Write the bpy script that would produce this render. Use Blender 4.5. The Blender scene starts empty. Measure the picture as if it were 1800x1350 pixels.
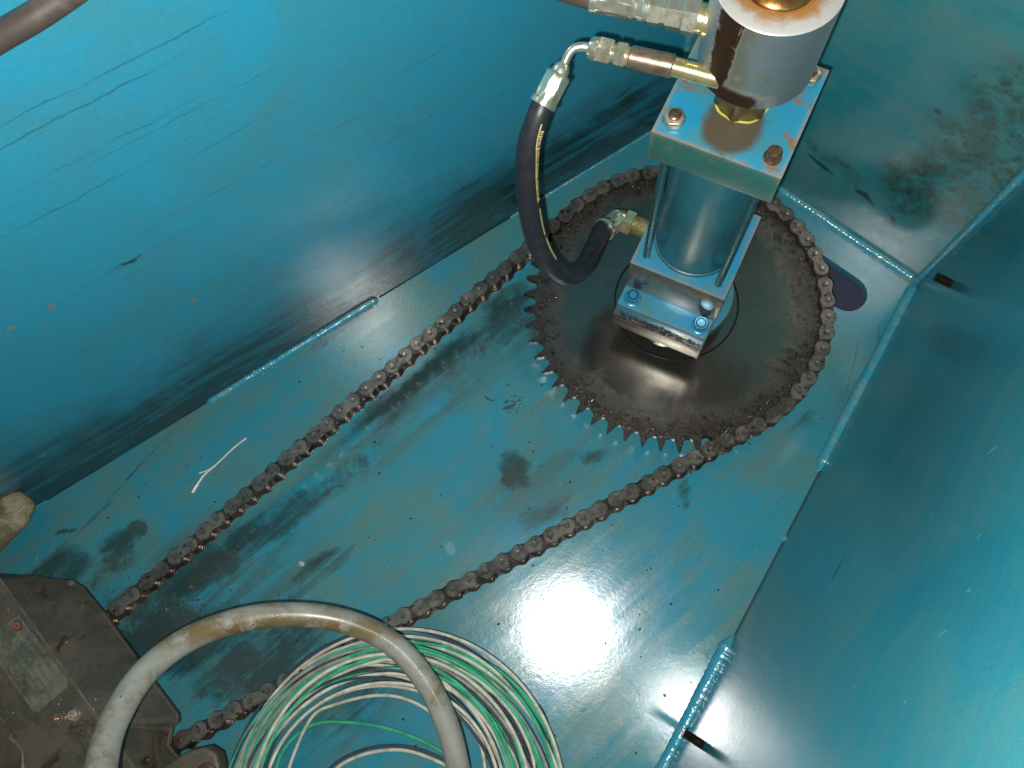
import bpy, bmesh, math, random
import numpy as np
from mathutils import Vector, Matrix, Quaternion
random.seed(7); rng = np.random.default_rng(7)
S = bpy.context.scene; COL = S.collection
R_ = math.radians

# ------------------------------------------------------------------ camera, flash, ambience, exposure
CAM_H = .871                                     # metres above the floor plate
FPX, NX, NY = 1400., 1005., 1100.                # focal length and nadir in photo pixels (1800 wide)
_d = Vector((NX-900, -(NY-675), -FPX)).normalized(); _u = -_d
_x = (Vector((1, 0, 0)) - _u*_u.x).normalized(); _y = _u.cross(_x)
ROT = Matrix((_x, _y, _u))                       # camera -> world
def W(px, py, z=0.):
    """point of the place at height z that the photograph shows at pixel px,py"""
    r = ROT @ Vector((px-900, -(py-675), -FPX)); t = (CAM_H-z)/-r.z
    return Vector((r.x*t, r.y*t, z))
cam = bpy.data.cameras.new('camera'); co = bpy.data.objects.new('camera', cam); COL.objects.link(co)
cam.sensor_width = 36; cam.lens = FPX/1800*36; cam.clip_start = .01; cam.clip_end = 50
co.matrix_world = Matrix.Translation((0, 0, CAM_H)) @ ROT.to_4x4(); S.camera = co
fl = bpy.data.lights.new('flash', 'POINT'); fl.energy = 21; fl.shadow_soft_size = .0022; fl.color = (1, .985, .95)
fo = bpy.data.objects.new('flash', fl); COL.objects.link(fo)
fo.location = Vector((0, 0, CAM_H)) + ROT @ Vector((-.0095, -.0095, .002))
wd = bpy.data.worlds.new('World'); S.world = wd; wd.use_nodes = True
wd.node_tree.nodes['Background'].inputs[0].default_value = (.93, .97, 1, 1)
wd.node_tree.nodes['Background'].inputs[1].default_value = .11
S.view_settings.view_transform = 'Standard'; S.view_settings.look = 'None'
S.view_settings.exposure = 0; S.view_settings.gamma = 1
S.cycles.max_bounces = 8; S.cycles.sample_clamp_indirect = 30; S.cycles.caustics_reflective = True

# ------------------------------------------------------------------ node helpers
class NT:
    def __init__(s, name):
        s.m = bpy.data.materials.new(name); s.m.use_nodes = True
        s.t = s.m.node_tree; s.n = s.t.nodes; s.l = s.t.links
        s.b = s.n['Principled BSDF']; s.tc = s.n.new('ShaderNodeTexCoord')
    def set(s, **k):
        for a, v in k.items():
            i = s.b.inputs[a.replace('_', ' ')]
            if hasattr(v, 'is_linked') or isinstance(v, bpy.types.NodeSocket): s.l.new(v, i)
            elif isinstance(v, tuple) and len(v) == 3: i.default_value = (*v, 1)
            else: i.default_value = v
        return s
    def inp(s, node, i, v):
        if isinstance(v, bpy.types.NodeSocket): s.l.new(v, node.inputs[i])
        elif v is not None: node.inputs[i].default_value = v
    def math(s, op, a, b=None, c=None, clamp=False):
        n = s.n.new('ShaderNodeMath'); n.operation = op; n.use_clamp = clamp
        s.inp(n, 0, a); s.inp(n, 1, b); s.inp(n, 2, c); return n.outputs[0]
    def map(s, loc=(0, 0, 0), rot=(0, 0, 0), sc=(1, 1, 1), src=None, kind='POINT'):
        n = s.n.new('ShaderNodeMapping'); n.vector_type = kind
        s.l.new(src or s.tc.outputs['Object'], n.inputs[0])
        n.inputs[1].default_value = loc; n.inputs[2].default_value = rot; n.inputs[3].default_value = sc
        return n.outputs[0]
    def noise(s, scale, detail=4, rough=.55, vec=None, dist=0, off=0):
        n = s.n.new('ShaderNodeTexNoise'); n.inputs['Scale'].default_value = scale
        n.inputs['Detail'].default_value = detail; n.inputs['Roughness'].default_value = rough
        n.inputs['Distortion'].default_value = dist
        if off: vec = s.map(loc=(off, off*.7, off*1.3), src=vec)
        s.l.new(vec or s.tc.outputs['Object'], n.inputs['Vector']); return n.outputs['Fac']
    def voro(s, scale, vec=None, feat='F1', out='Distance'):
        n = s.n.new('ShaderNodeTexVoronoi'); n.inputs['Scale'].default_value = scale; n.feature = feat
        s.l.new(vec or s.tc.outputs['Object'], n.inputs['Vector']); return n.outputs[out]
    def ramp(s, v, a, b, lo=0., hi=1.):
        n = s.n.new('ShaderNodeMapRange'); n.interpolation_type = 'SMOOTHSTEP'
        s.inp(n, 0, v); n.inputs[1].default_value = a; n.inputs[2].default_value = b
        n.inputs[3].default_value = lo; n.inputs[4].default_value = hi; return n.outputs[0]
    def mix(s, f, a, b, mode='MIX'):
        n = s.n.new('ShaderNodeMix'); n.data_type = 'RGBA'; n.blend_type = mode
        for i, v in ((0, f), (6, a), (7, b)):
            if isinstance(v, bpy.types.NodeSocket): s.l.new(v, n.inputs[i])
            elif isinstance(v, tuple): n.inputs[i].default_value = (*v, 1)
            else: n.inputs[i].default_value = v
        return n.outputs[2]
    def fmix(s, f, a, b):
        n = s.n.new('ShaderNodeMix'); n.data_type = 'FLOAT'
        s.inp(n, 0, f); s.inp(n, 2, a); s.inp(n, 3, b); return n.outputs[0]
    def bump(s, h, st=.3, dist=.001, prev=None):
        n = s.n.new('ShaderNodeBump'); n.inputs['Strength'].default_value = st
        n.inputs['Distance'].default_value = dist; s.l.new(h, n.inputs['Height'])
        if prev: s.l.new(prev, n.inputs['Normal'])
        return n.outputs[0]
    def blob(s, c, rx, ry, ang=0, soft=.6, src=None, warp=None, plane='xy', amt=1.):
        """soft ragged patch centred on c; rx along ang"""
        n = s.n.new('ShaderNodeMapping'); n.vector_type = 'TEXTURE'
        s.l.new(src or warp or s.tc.outputs['Object'], n.inputs[0])
        if plane == 'xy': n.inputs[1].default_value = (c[0], c[1], 0); n.inputs[2].default_value = (0, 0, ang); n.inputs[3].default_value = (rx, ry, 10)
        else: n.inputs[1].default_value = (c[0], 0, c[1]); n.inputs[2].default_value = (0, -ang, 0); n.inputs[3].default_value = (rx, 10, ry)
        v = s.n.new('ShaderNodeVectorMath'); v.operation = 'LENGTH'; s.l.new(n.outputs[0], v.inputs[0])
        return s.ramp(v.outputs['Value'], 1., 1.-soft, 0, amt)
    def warp(s, amt, scale, vec=None, detail=4):
        n = s.n.new('ShaderNodeTexNoise'); n.inputs['Scale'].default_value = scale; n.inputs['Detail'].default_value = detail
        src = vec or s.tc.outputs['Object']; s.l.new(src, n.inputs['Vector'])
        m = s.n.new('ShaderNodeVectorMath'); m.operation = 'MULTIPLY_ADD'
        s.l.new(n.outputs['Color'], m.inputs[0]); m.inputs[1].default_value = (amt,)*3; m.inputs[2].default_value = (-amt/2,)*3
        a = s.n.new('ShaderNodeVectorMath'); a.operation = 'ADD'; s.l.new(src, a.inputs[0]); s.l.new(m.outputs[0], a.inputs[1])
        return a.outputs[0]
    def maxs(s, vals):
        o = vals[0]
        for v in vals[1:]: o = s.math('MAXIMUM', o, v)
        return o

BLUE = (.018, .250, .360)
TEAL = (.042, .260, .285)
def paint(name, streak, plane, scratch=.10, cl=1., dirt=(), heavy=(), pale=(), grime=.5, speck=.5, base=BLUE, film=.5, rough=.30, chips=(), veil=(), band=None, greens=(), lines=()):
    """oily blue machine enamel; streak = direction of the wipe marks in the sheet, dirt/heavy/pale = stains"""
    t = NT(name); rot = (0, 0, -streak) if plane == 'xy' else (0, streak, 0)
    sv = t.map(rot=rot); sc = (3, 34, 34) if plane == 'xy' else (3, 34, 34)
    sv = t.map(sc=(3.2, 34, 34), src=sv)
    streaks = t.noise(1.7, 7, .68, sv, .5)
    fine = t.noise(6, 6, .75, sv, .2, 3)
    cloud = t.noise(9, 8, .66, None, .8); cloud2 = t.noise(28, 6, .7, None, .6, 5)
    grain = t.noise(900, 2, .6); grain2 = t.noise(240, 3, .7, None, 0, 2)
    col = t.mix(t.ramp(cloud, .34, .70, 0, cl), base, TEAL)
    # film of old oil: greenish grey, wiped in streaks
    f = t.math('MULTIPLY', t.ramp(t.math('ADD', t.math('MULTIPLY', cloud, .55), t.math('MULTIPLY', streaks, .55)), .45, .72), film, clamp=True)
    col = t.mix(f, col, (.105, .205, .175))
    wp = t.warp(.045, 24, None, 8); wp2 = t.warp(.012, 60, None, 5)
    def patches(lst, w):
        return [t.blob(c, rx, ry, an, soft, None, w, plane, a) for (c, rx, ry, an, soft, a) in lst]
    st_mod = t.ramp(t.math('ADD', t.math('MULTIPLY', streaks, .65), t.math('MULTIPLY', cloud2, .45)), .38, .66)
    if veil:
        vl = t.math('MULTIPLY', t.maxs(patches(veil, wp)), t.ramp(t.math('ADD', t.math('MULTIPLY', streaks, .7), t.math('MULTIPLY', cloud2, .3)), .36, .62), clamp=True)
        col = t.mix(t.math('MULTIPLY', vl, .8), col, (.030, .066, .048))
    if dirt:
        brk = t.math('ADD', t.math('MULTIPLY', streaks, .55), t.math('ADD', t.math('MULTIPLY', cloud2, .40), t.math('MULTIPLY', fine, .35)))
        pd = t.maxs(patches(dirt, wp)); d = t.ramp(t.math('ADD', pd, t.math('MULTIPLY', t.math('SUBTRACT', brk, .65), 2.8)), .06, .80)
        d = t.math('MULTIPLY', d, t.ramp(pd, .0, .35), clamp=True)
        col = t.mix(t.math('MULTIPLY', d, .95), col, (.016, .026, .018))
    else: d = None
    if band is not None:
        # dark streaky band along the foot of the sheet
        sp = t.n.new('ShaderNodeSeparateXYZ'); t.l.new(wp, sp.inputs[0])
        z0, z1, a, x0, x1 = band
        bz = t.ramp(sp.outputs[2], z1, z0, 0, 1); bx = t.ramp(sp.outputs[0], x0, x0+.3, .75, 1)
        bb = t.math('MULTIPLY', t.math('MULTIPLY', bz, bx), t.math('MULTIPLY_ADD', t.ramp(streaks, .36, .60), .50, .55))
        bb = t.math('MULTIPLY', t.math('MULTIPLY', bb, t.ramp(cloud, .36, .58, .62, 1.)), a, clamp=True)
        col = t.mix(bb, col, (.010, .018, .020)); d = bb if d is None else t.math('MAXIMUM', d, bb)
    if greens:
        g = t.math('MULTIPLY', t.maxs(patches(greens, wp)), t.ramp(t.noise(38, 8, .8, None, .5, 9), .36, .56), clamp=True)
        g2 = t.math('MULTIPLY', g, t.ramp(t.voro(150, wp2), .55, .25))
        col = t.mix(t.math('MULTIPLY', g, .90), col, (.026, .062, .024)); col = t.mix(t.math('MULTIPLY', g2, .8), col, (.012, .018, .010))
    if heavy:
        ph = t.maxs(patches(heavy, wp)); hv = t.math('MULTIPLY', t.ramp(t.math('ADD', ph, t.math('MULTIPLY', t.math('SUBTRACT', t.noise(75, 7, .75, None, .4, 15), .5), 3.)), .15, .95), t.ramp(ph, 0., .3), clamp=True)
        col = t.mix(t.math('MULTIPLY', hv, .92), col, (.040, .032, .016))
    if pale:
        pv = t.maxs(patches(pale, t.warp(.006, 160)))
        col = t.mix(t.math('MULTIPLY', pv, .65), col, (.22, .42, .46))
    for (c, rx, ry, an, soft, a) in lines:                       # thin wiped marks
        lv = t.blob(c, rx, ry, an, soft, None, t.warp(.008, 40), plane, a)
        col = t.mix(t.math('MULTIPLY', lv, t.ramp(fine, .35, .6)), col, (.014, .03, .03))
    # thin dirty wipe lines and scratches everywhere
    ln = t.math('MULTIPLY', t.ramp(fine, .60, .74), t.ramp(cloud, .40, .60)); col = t.mix(t.math('MULTIPLY', ln, grime), col, (.022, .060, .058))
    scr = t.ramp(t.noise(2.2, 2, .5, t.map(rot=(0, .5, .9), sc=(2.5, 260, 260)), .1, 4), .735, .76)
    col = t.mix(t.math('MULTIPLY', scr, scratch), col, (.10, .36, .50))
    sk = t.ramp(t.voro(70), .075, .03); sk = t.math('MULTIPLY', sk, t.ramp(t.noise(17, 3, .6, None, 0, 8), .54, .60))
    col = t.mix(t.math('MULTIPLY', sk, speck), col, (.012, .014, .010))
    sk2 = t.ramp(t.voro(260, t.map(loc=(3, 1, 2))), .13, .06); sk2 = t.math('MULTIPLY', sk2, t.ramp(t.noise(11, 4, .6, None, 0, 12), .50, .60))
    col = t.mix(t.math('MULTIPLY', sk2, speck), col, (.012, .020, .016))
    for (c, r) in chips:
        cv = t.blob(c, r, r*.8, 0, .45, None, t.warp(.004, 260), plane)
        col = t.mix(cv, col, (.30, .22, .17))
    col = t.mix(t.ramp(grain, .3, .7, 0, .50), t.mix(t.ramp(grain2, .3, .7, 0, .18), col, (.008, .10, .13)), t.mix(.35, col, (.10, .36, .42)))
    t.set(Base_Color=col)
    rr = t.math('MULTIPLY_ADD', cloud2, .10, rough-.05)
    rr = t.math('ADD', rr, t.math('MULTIPLY', t.ramp(streaks, .4, .7), .05*min(1, grime*2)))
    t.set(Roughness=rr)
    t.b.inputs['IOR'].default_value = 1.5; t.b.inputs['Specular IOR Level'].default_value = .95
    h = t.math('ADD', t.math('MULTIPLY', grain2, .6), t.math('MULTIPLY', cloud2, 1.6))
    b1 = t.bump(h, .16, .0006); b2 = t.bump(grain, .10, .00025, b1); t.set(Normal=b2)
    return t.m

def simple(name, col, metal=0., rough=.4, col2=None, nscale=40, amt=.8, lo=.42, hi=.62, bump=.0, bscale=300, bdist=.0006, rvar=.12, spec=.5, dark=None, dscale=90):
    t = NT(name); n = t.noise(nscale, 7, .65, None, .5)
    c = t.mix(t.math('MULTIPLY', t.ramp(n, lo, hi), amt), col, col2 or tuple(x*.6 for x in col))
    if dark: c = t.mix(t.ramp(t.noise(dscale, 6, .7, None, .8, 6), .56, .66), c, dark)
    t.set(Base_Color=c, Metallic=metal, Roughness=t.math('MULTIPLY_ADD', t.noise(nscale*2.2, 4, .6, None, 0, 3), rvar*2, rough-rvar))
    t.b.inputs['Specular IOR Level'].default_value = spec
    if bump: t.set(Normal=t.bump(t.noise(bscale, 5, .65, None, .3), bump, bdist))
    return t.m

# ------------------------------------------------------------------ mesh helpers
class MB:
    def __init__(s): s.bm = bmesh.new()
    def add(s, verts, faces, M=None):
        vs = [s.bm.verts.new((M @ Vector(v)) if M else v) for v in verts]
        for f in faces:
            try: s.bm.faces.new([vs[i] for i in f])
            except ValueError: pass
        return vs
    def prism(s, poly, z0, z1, M=None):
        n = len(poly); v = [(x, y, z0) for x, y in poly]+[(x, y, z1) for x, y in poly]
        s.add(v, [tuple(range(n))[::-1], tuple(range(n, 2*n))]+[(i, (i+1) % n, n+(i+1) % n, n+i) for i in range(n)], M); return s
    def box(s, x0, x1, y0, y1, z0, z1, M=None):
        return s.prism([(x0, y0), (x1, y0), (x1, y1), (x0, y1)], z0, z1, M)
    def lathe(s, prof, M=None, n=32, hexr=None):
        """prof: (radius, z) pairs along +z"""
        v = []; f = []
        for (r, z) in prof:
            for k in range(n):
                a = 2*math.pi*k/n; v.append((r*math.cos(a), r*math.sin(a), z))
        for i in range(len(prof)-1):
            for k in range(n): f.append((i*n+k, i*n+(k+1) % n, (i+1)*n+(k+1) % n, (i+1)*n+k))
        if prof[0][0] > 1e-6: f.append(tuple(range(n))[::-1])
        if prof[-1][0] > 1e-6: f.append(tuple(range((len(prof)-1)*n, len(prof)*n)))
        s.add(v, f, M); return s
    def tube(s, pts, r, n=16, caps=True, uv=False):
        pts = [Vector(p) for p in pts]; N = len(pts); rs = r if hasattr(r, '__len__') else [r]*N
        T = [(pts[min(i+1, N-1)]-pts[max(i-1, 0)]).normalized() for i in range(N)]
        ref = Vector((0, 0, 1)) if abs(T[0].z) < .9 else Vector((1, 0, 0))
        nr = (ref - T[0]*ref.dot(T[0])).normalized(); v = []; fr = []
        for i in range(N):
            if i: nr = (T[i-1].rotation_difference(T[i])) @ nr
            nr = (nr - T[i]*nr.dot(T[i])).normalized(); b = T[i].cross(nr); fr.append((nr.copy(), b))
            for k in range(n):
                a = 2*math.pi*k/n; v.append(pts[i]+(nr*math.cos(a)+b*math.sin(a))*rs[i])
        f = [(i*n+k, i*n+(k+1) % n, (i+1)*n+(k+1) % n, (i+1)*n+k) for i in range(N-1) for k in range(n)]
        if caps: f += [tuple(range(n))[::-1], tuple(range((N-1)*n, N*n))]
        s.add(v, f); s.frames = (pts, fr, rs); return s
    def bevel(s, w, seg=2, ang=40):
        bmesh.ops.recalc_face_normals(s.bm, faces=s.bm.faces)
        e = [e for e in s.bm.edges if len(e.link_faces) == 2 and e.calc_face_angle(0) > R_(ang)]
        bmesh.ops.bevel(s.bm, geom=e, offset=w, segments=seg, profile=.6, affect='EDGES', clamp_overlap=True); return s
    def build(s, name, mat, parent=None, smooth=38):
        bm = s.bm; bmesh.ops.recalc_face_normals(bm, faces=bm.faces)
        for f in bm.faces: f.smooth = True
        for e in bm.edges:
            e.smooth = not (len(e.link_faces) == 2 and e.calc_face_angle(0) > R_(smooth))
        me = bpy.data.meshes.new(name); bm.to_mesh(me); bm.free(); me.materials.append(mat)
        return link(name, me, parent)
def link(name, data, parent=None):
    o = bpy.data.objects.new(name, data); COL.objects.link(o)
    if parent is not None: o.parent = parent; o.matrix_parent_inverse = Matrix()
    return o
def tag(o, label=None, cat=None, group=None, kind=None):
    for k, v in (('label', label), ('category', cat), ('group', group), ('kind', kind)):
        if v: o[k] = v
    return o
def thing(name, label, cat, group=None, M=None):
    o = link(name, None); tag(o, label, cat, group)
    if M is not None: o.matrix_world = M
    return o
def frame(p, d, up=Vector((0, 0, 1))):
    """matrix with +z along d at p"""
    z = Vector(d).normalized(); x = up.cross(z)
    if x.length < 1e-3: x = Vector((1, 0, 0))
    x.normalize(); y = z.cross(x); M = Matrix((x, y, z)).transposed().to_4x4(); M.translation = p; return M
def hexprof(mb, r, z0, z1, M=None, ch=.0008):
    """hexagon of across-corner radius r with chamfered ends"""
    v = []; n = 6
    rows = [(r*.90, z0), (r, z0+ch), (r, z1-ch), (r*.90, z1)]
    return mb.lathe(rows, M, 6)
def spline(P, n=10):
    P = [Vector(p) for p in P]; Q = [2*P[0]-P[1]]+P+[2*P[-1]-P[-2]]; out = []
    for i in range(1, len(Q)-2):
        a, b, c, d = Q[i-1:i+3]
        for k in range(n):
            t = k/n; out.append(.5*((2*b)+(c-a)*t+(2*a-5*b+4*c-d)*t*t+(3*b-a-3*c+d)*t**3))
    out.append(P[-1]); return out

# ------------------------------------------------------------------ the steel tank: floor and three walls
def line2(a, b):
    A, B = W(*a), W(*b); d = (B-A); d.z = 0; d.normalize(); return A, d
Lp, Ld = line2((60, 893), (930, 362)); Bp, Bd = line2((1360, 325), (1615, 495)); Rp, Rd = line2((1290, 1120), (1615, 495))
def isect(p, d, q, e):
    M = Matrix(((d.x, -e.x), (d.y, -e.y))); t = M.inverted() @ Vector((q.x-p.x, q.y-p.y)); r = p+d*t[0]; r.z = 0; return r
cLB = isect(Lp, Ld, Bp, Bd); cBR = isect(Bp, Bd, Rp, Rd)
cL0 = cLB - Ld*1.15; cR0 = cBR - Rd*.85
WH = .70; WHB = .612; TH = .008
aL = math.atan2(Ld.y, Ld.x); aB = math.atan2(Bd.y, Bd.x); aR = math.atan2(Rd.y, Rd.x)
def wl(p, org, d):      # floor point -> distance along wall
    return (p-org).dot(d)
def onwall(px, py, org, d):
    """photo pixel -> (x along wall, z) on a wall through org along d"""
    r = ROT @ Vector((px-900, -(py-675), -FPX)); n = Vector((-d.y, d.x, 0)); t = n.dot(org)/n.dot(r)
    P = r*t + Vector((0, 0, CAM_H)); return ((P-org).dot(d), P.z)
st = R_(40)
def F(px, py): p = W(px, py); return (p.x, p.y)
m_floor = paint('floor_enamel', st, 'xy',
    dirt=[(F(760, 650), .20, .028, R_(39), .9, .8), (F(890, 560), .07, .04, R_(50), .8, .8), (F(470, 930), .14, .035, R_(38), .9, .75),
          (F(330, 1010), .055, .035, R_(30), .7, 1.), (F(300, 1130), .12, .05, R_(15), .7, .95), (F(210, 950), .035, .022, R_(50), .8, .9),
          (F(110, 1000), .06, .03, R_(20), .8, .7), (F(470, 1150), .12, .055, R_(25), .9, .7), (F(640, 1220), .10, .03, R_(45), .9, .5),
          (F(905, 820), .035, .022, R_(-60), .8, .7), (F(1040, 800), .05, .02, R_(20), .9, .5), (F(760, 420), .10, .02, R_(36), .9, .35),
          (F(620, 560), .12, .014, R_(40), .9, .4), (F(1200, 860), .012, .03, R_(5), .9, .5), (F(960, 900), .05, .03, R_(30), .9, .5), (F(560, 1010), .08, .02, R_(40), .9, .5), (F(1420, 730), .05, .02, R_(50), .9, .3)],
    heavy=[(F(270, 1090), .06, .05, R_(30), .9, .85), (F(190, 1000), .05, .02, R_(40), .9, .7), (F(700, 690), .09, .02, R_(42), .9, .6), (F(930, 580), .03, .03, R_(50), .9, .6), (F(420, 1180), .07, .04, R_(30), .9, .7), (F(235, 935), .017, .010, R_(60), .6, .8), (F(355, 1005), .03, .018, R_(40), .6, .8), (F(910, 835), .026, .034, R_(0), .9, .8), (F(380, 1000), .045, .022, R_(35), .8, .9), (F(840, 620), .10, .016, R_(42), .9, .55), (F(610, 830), .10, .016, R_(40), .9, .6), (F(310, 1110), .07, .05, R_(30), .9, .8), (F(1420, 950), .03, .006, R_(50), .9, .5), (F(895, 717), .012, .004, R_(-10), .7, 1.),
           (F(230, 1060), .05, .03, R_(20), .7, .8), (F(862, 703), .005, .003, 0, .5, 1), (F(1200, 850), .005, .012, 0, .8, .45),
           (F(120, 940), .014, .004, R_(38), .6, .9)],
    pale=[(F(792, 965), .007, .010, .3, .5, .7), (F(530, 991), .005, .004, 0, .4, .9), (F(1390, 790), .03, .012, R_(50), .9, .5), (F(1560, 520), .05, .03, .4, 1, .6), (F(1500, 640), .05, .022, R_(60), 1, .5)],
    lines=[(F(235, 830), .12, .0016, R_(50), .8, .9), (F(170, 905), .045, .003, R_(48), .8, .9), (F(1545, 600), .03, .0015, R_(80), .6, .7), (F(1500, 640), .05, .0012, R_(70), .6, .6)],
    veil=[(F(790, 660), .26, .075, R_(40), .9, 1.), (F(330, 1060), .22, .12, R_(30), .8, 1.), (F(960, 600), .09, .07, R_(40), .9, .9), (F(940, 850), .12, .06, R_(30), .9, .7), (F(620, 1230), .20, .06, R_(40), .9, .9), (F(700, 480), .22, .03, R_(36), .9, .6), (F(1500, 680), .10, .03, R_(55), .9, .6)],
    film=.95, grime=.8, speck=.8, rough=.16, scratch=.25)
# floor sheet with the oblong slot near the far corner
slotC1 = W(1489, 515); slotd = Bd.copy(); slotW = .0225
c2 = slotC1 - slotd*.10 ; slot = []
nn = Vector((-slotd.y, slotd.x, 0))
for k in range(17):
    a = -math.pi/2+math.pi*k/16; slot.append(slotC1+slotd*math.cos(a)*slotW+nn*math.sin(a)*slotW)
for k in range(17):
    a = math.pi/2+math.pi*k/16; slot.append(c2+slotd*math.cos(a)*slotW+nn*math.sin(a)*slotW)
def slab_with_hole(outer, hole, z0, z1):
    bm = bmesh.new()
    vo = [bm.verts.new((p.x, p.y, z1)) for p in outer]; vh = [bm.verts.new((p.x, p.y, z1)) for p in hole]
    es = [bm.edges.new((vo[i], vo[(i+1) % len(vo)])) for i in range(len(vo))]+[bm.edges.new((vh[i], vh[(i+1) % len(vh)])) for i in range(len(vh))]
    bmesh.ops.triangle_fill(bm, edges=es, use_beauty=True)
    bmesh.ops.recalc_face_normals(bm, faces=bm.faces)
    bm.faces.ensure_lookup_table()
    if not len(bm.faces): print('NOFILL', [tuple(p) for p in outer], [tuple(p) for p in hole][:3])
    if bm.faces[0].normal.z < 0: bmesh.ops.reverse_faces(bm, faces=bm.faces)
    g = bmesh.ops.extrude_face_region(bm, geom=list(bm.faces)); vs = [v for v in g['geom'] if isinstance(v, bmesh.types.BMVert)]
    for v in vs: v.co.z = z0
    mb = MB(); mb.bm.free(); mb.bm = bm; return mb
m_dark = simple('under_tank_dark', (.050, .060, .105), 0, .6, (.035, .040, .065), 14, bump=.3)
fl_o = slab_with_hole([cL0, cR0, cBR, cLB], slot, -.010, 0.).build('floor', m_floor)
tag(fl_o, 'oily blue painted steel floor plate with an oblong slot by the far corner', None, None, 'structure')
uf = MB().box(cBR.x-.45, cBR.x+.15, cBR.y-.45, cBR.y+.25, -.060, -.052).build('lower_plate', m_dark, fl_o)
tag(uf, 'dim violet grey plate seen through the slot')

def wall(name, org, d, x0, x1, z1, mat, label, inward):
    """sheet standing on the floor line; local x along d, y away from the tank"""
    n = Vector((-d.y, d.x, 0))*inward
    M = Matrix((d, n, Vector((0, 0, 1)))).transposed().to_4x4(); M.translation = org
    mb = MB().box(x0, x1, 0, TH, -.010, z1); mb.bevel(.0006, 1)
    o = mb.build(name, mat); o.matrix_world = M; tag(o, label, None, None, 'structure'); return o
def OL(px, py): return onwall(px, py, cLB, Ld)
def OB(px, py): return onwall(px, py, cLB, Bd)
def OR(px, py): return onwall(px, py, cBR, Rd)
m_L = paint('left_wall_enamel', R_(-1.5), 'xz', base=(.020, .325, .50), cl=.40, film=.20, grime=.45, speck=.55, rough=.25,
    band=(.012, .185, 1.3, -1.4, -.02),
    dirt=[(OL(1090, 190), .08, .030, R_(4), .9, .65), (OL(1000, 250), .14, .04, R_(2), 1., .6), (OL(850, 330), .16, .035, R_(1), 1., .55), (OL(215, 462), .026, .0045, R_(3), .9, .60), (OL(1095, 160), .03, .007, R_(3), .9, .65)],
    lines=[(OL(330, 200), .15, .0010, R_(-3), .9, .5), (OL(420, 230), .12, .0009, R_(-3), .9, .5), (OL(150, 340), .16, .0011, R_(-2), .9, .5), (OL(500, 120), .12, .0010, R_(-2), .9, .45), (OL(300, 420), .16, .0012, R_(-1), .9, .45), (OL(680, 250), .12, .0010, R_(-1), .9, .5), (OL(720, 120), .10, .0009, R_(-2), .9, .4), (OL(200, 120), .13, .0012, R_(-2), .8, .7), (OL(120, 200), .15, .0012, R_(-2), .8, .6), (OL(180, 260), .12, .0012, R_(-3), .8, .5), (OL(450, 300), .16, .001, R_(-2), .8, .5), (OL(560, 380), .16, .0012, R_(-2), .8, .5)],
    chips=[(OL(90, 539), .004), (OL(19, 578), .004), (OL(339, 527), .004), (OL(80, 571), .0025), (OL(76, 801), .003)])
m_B = paint('back_wall_enamel', R_(0), 'xz', base=(.008, .20, .235), film=.75, grime=.3, speck=.8, rough=.27,
    greens=[(OB(1660, 330), .070, .08, 0, .6, 1.), (OB(1790, 200), .07, .07, 0, .7, 1.), (OB(1600, 330), .055, .05, 0, .8, 1.), (OB(1590, 360), .05, .02, 0, .9, .9), (OB(1470, 290), .05, .015, R_(-10), .9, .9), (OB(1780, 330), .06, .06, 0, .8, 1.), (OB(1700, 250), .05, .05, 0, .8, 1.)],
    dirt=[(OB(1570, 380), .010, .004, R_(-30), .7, .9), (OB(1440, 290), .03, .006, R_(-25), .8, .9), (OB(1520, 345), .02, .006, R_(-30), .8, .7)],
    heavy=[(OB(1574, 388), .006, .003, R_(-40), .6, 1.), (OB(1643, 197), .003, .004, 0, .5, 1.)])
m_R = paint('right_wall_enamel', R_(0), 'xz', base=(.004, .205, .285), cl=.5, film=.35, grime=.10, speck=.35, rough=.20, scratch=.03,
    pale=[(OR(1745, 790), .006, .0012, R_(70), .6, 1.), (OR(1722, 941), .003, .001, R_(60), .6, 1.), (OR(1637, 905), .003, .001, R_(60), .6, .9), (OR(1657, 1113), .004, .001, R_(60), .6, .9), (OR(1703, 1038), .0015, .0015, 0, .6, 1.), (OR(1501, 1207), .0015, .0015, 0, .6, 1.), (OR(1590, 1235), .0015, .0015, 0, .6, 1.)],
    dirt=[(OR(1475, 990), .014, .0025, R_(20), .6, 1.), (OR(1405, 990), .02, .001, R_(-5), .8, .9), (OR(1350, 1190), .006, .0015, 0, .8, .8), (OR(1280, 1275), .012, .002, 0, .8, .9), (OR(1278, 1340), .01, .003, 0, .8, .9)])
wL = wall('wall_left', cLB, Ld, -1.16, TH*0, WH, m_L, 'tall bright blue left wall with a dark streaky band along its foot', 1)
wB = wall('wall_back', cLB, Bd, .0, (cBR-cLB).length, WHB, m_B, 'teal far wall with green grime patches and black specks', 1)
wR = wall('wall_right', cBR, Rd, -.86, TH, WH, m_R, 'smooth teal right wall meeting the floor in a thin dark gap', -1)

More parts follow.
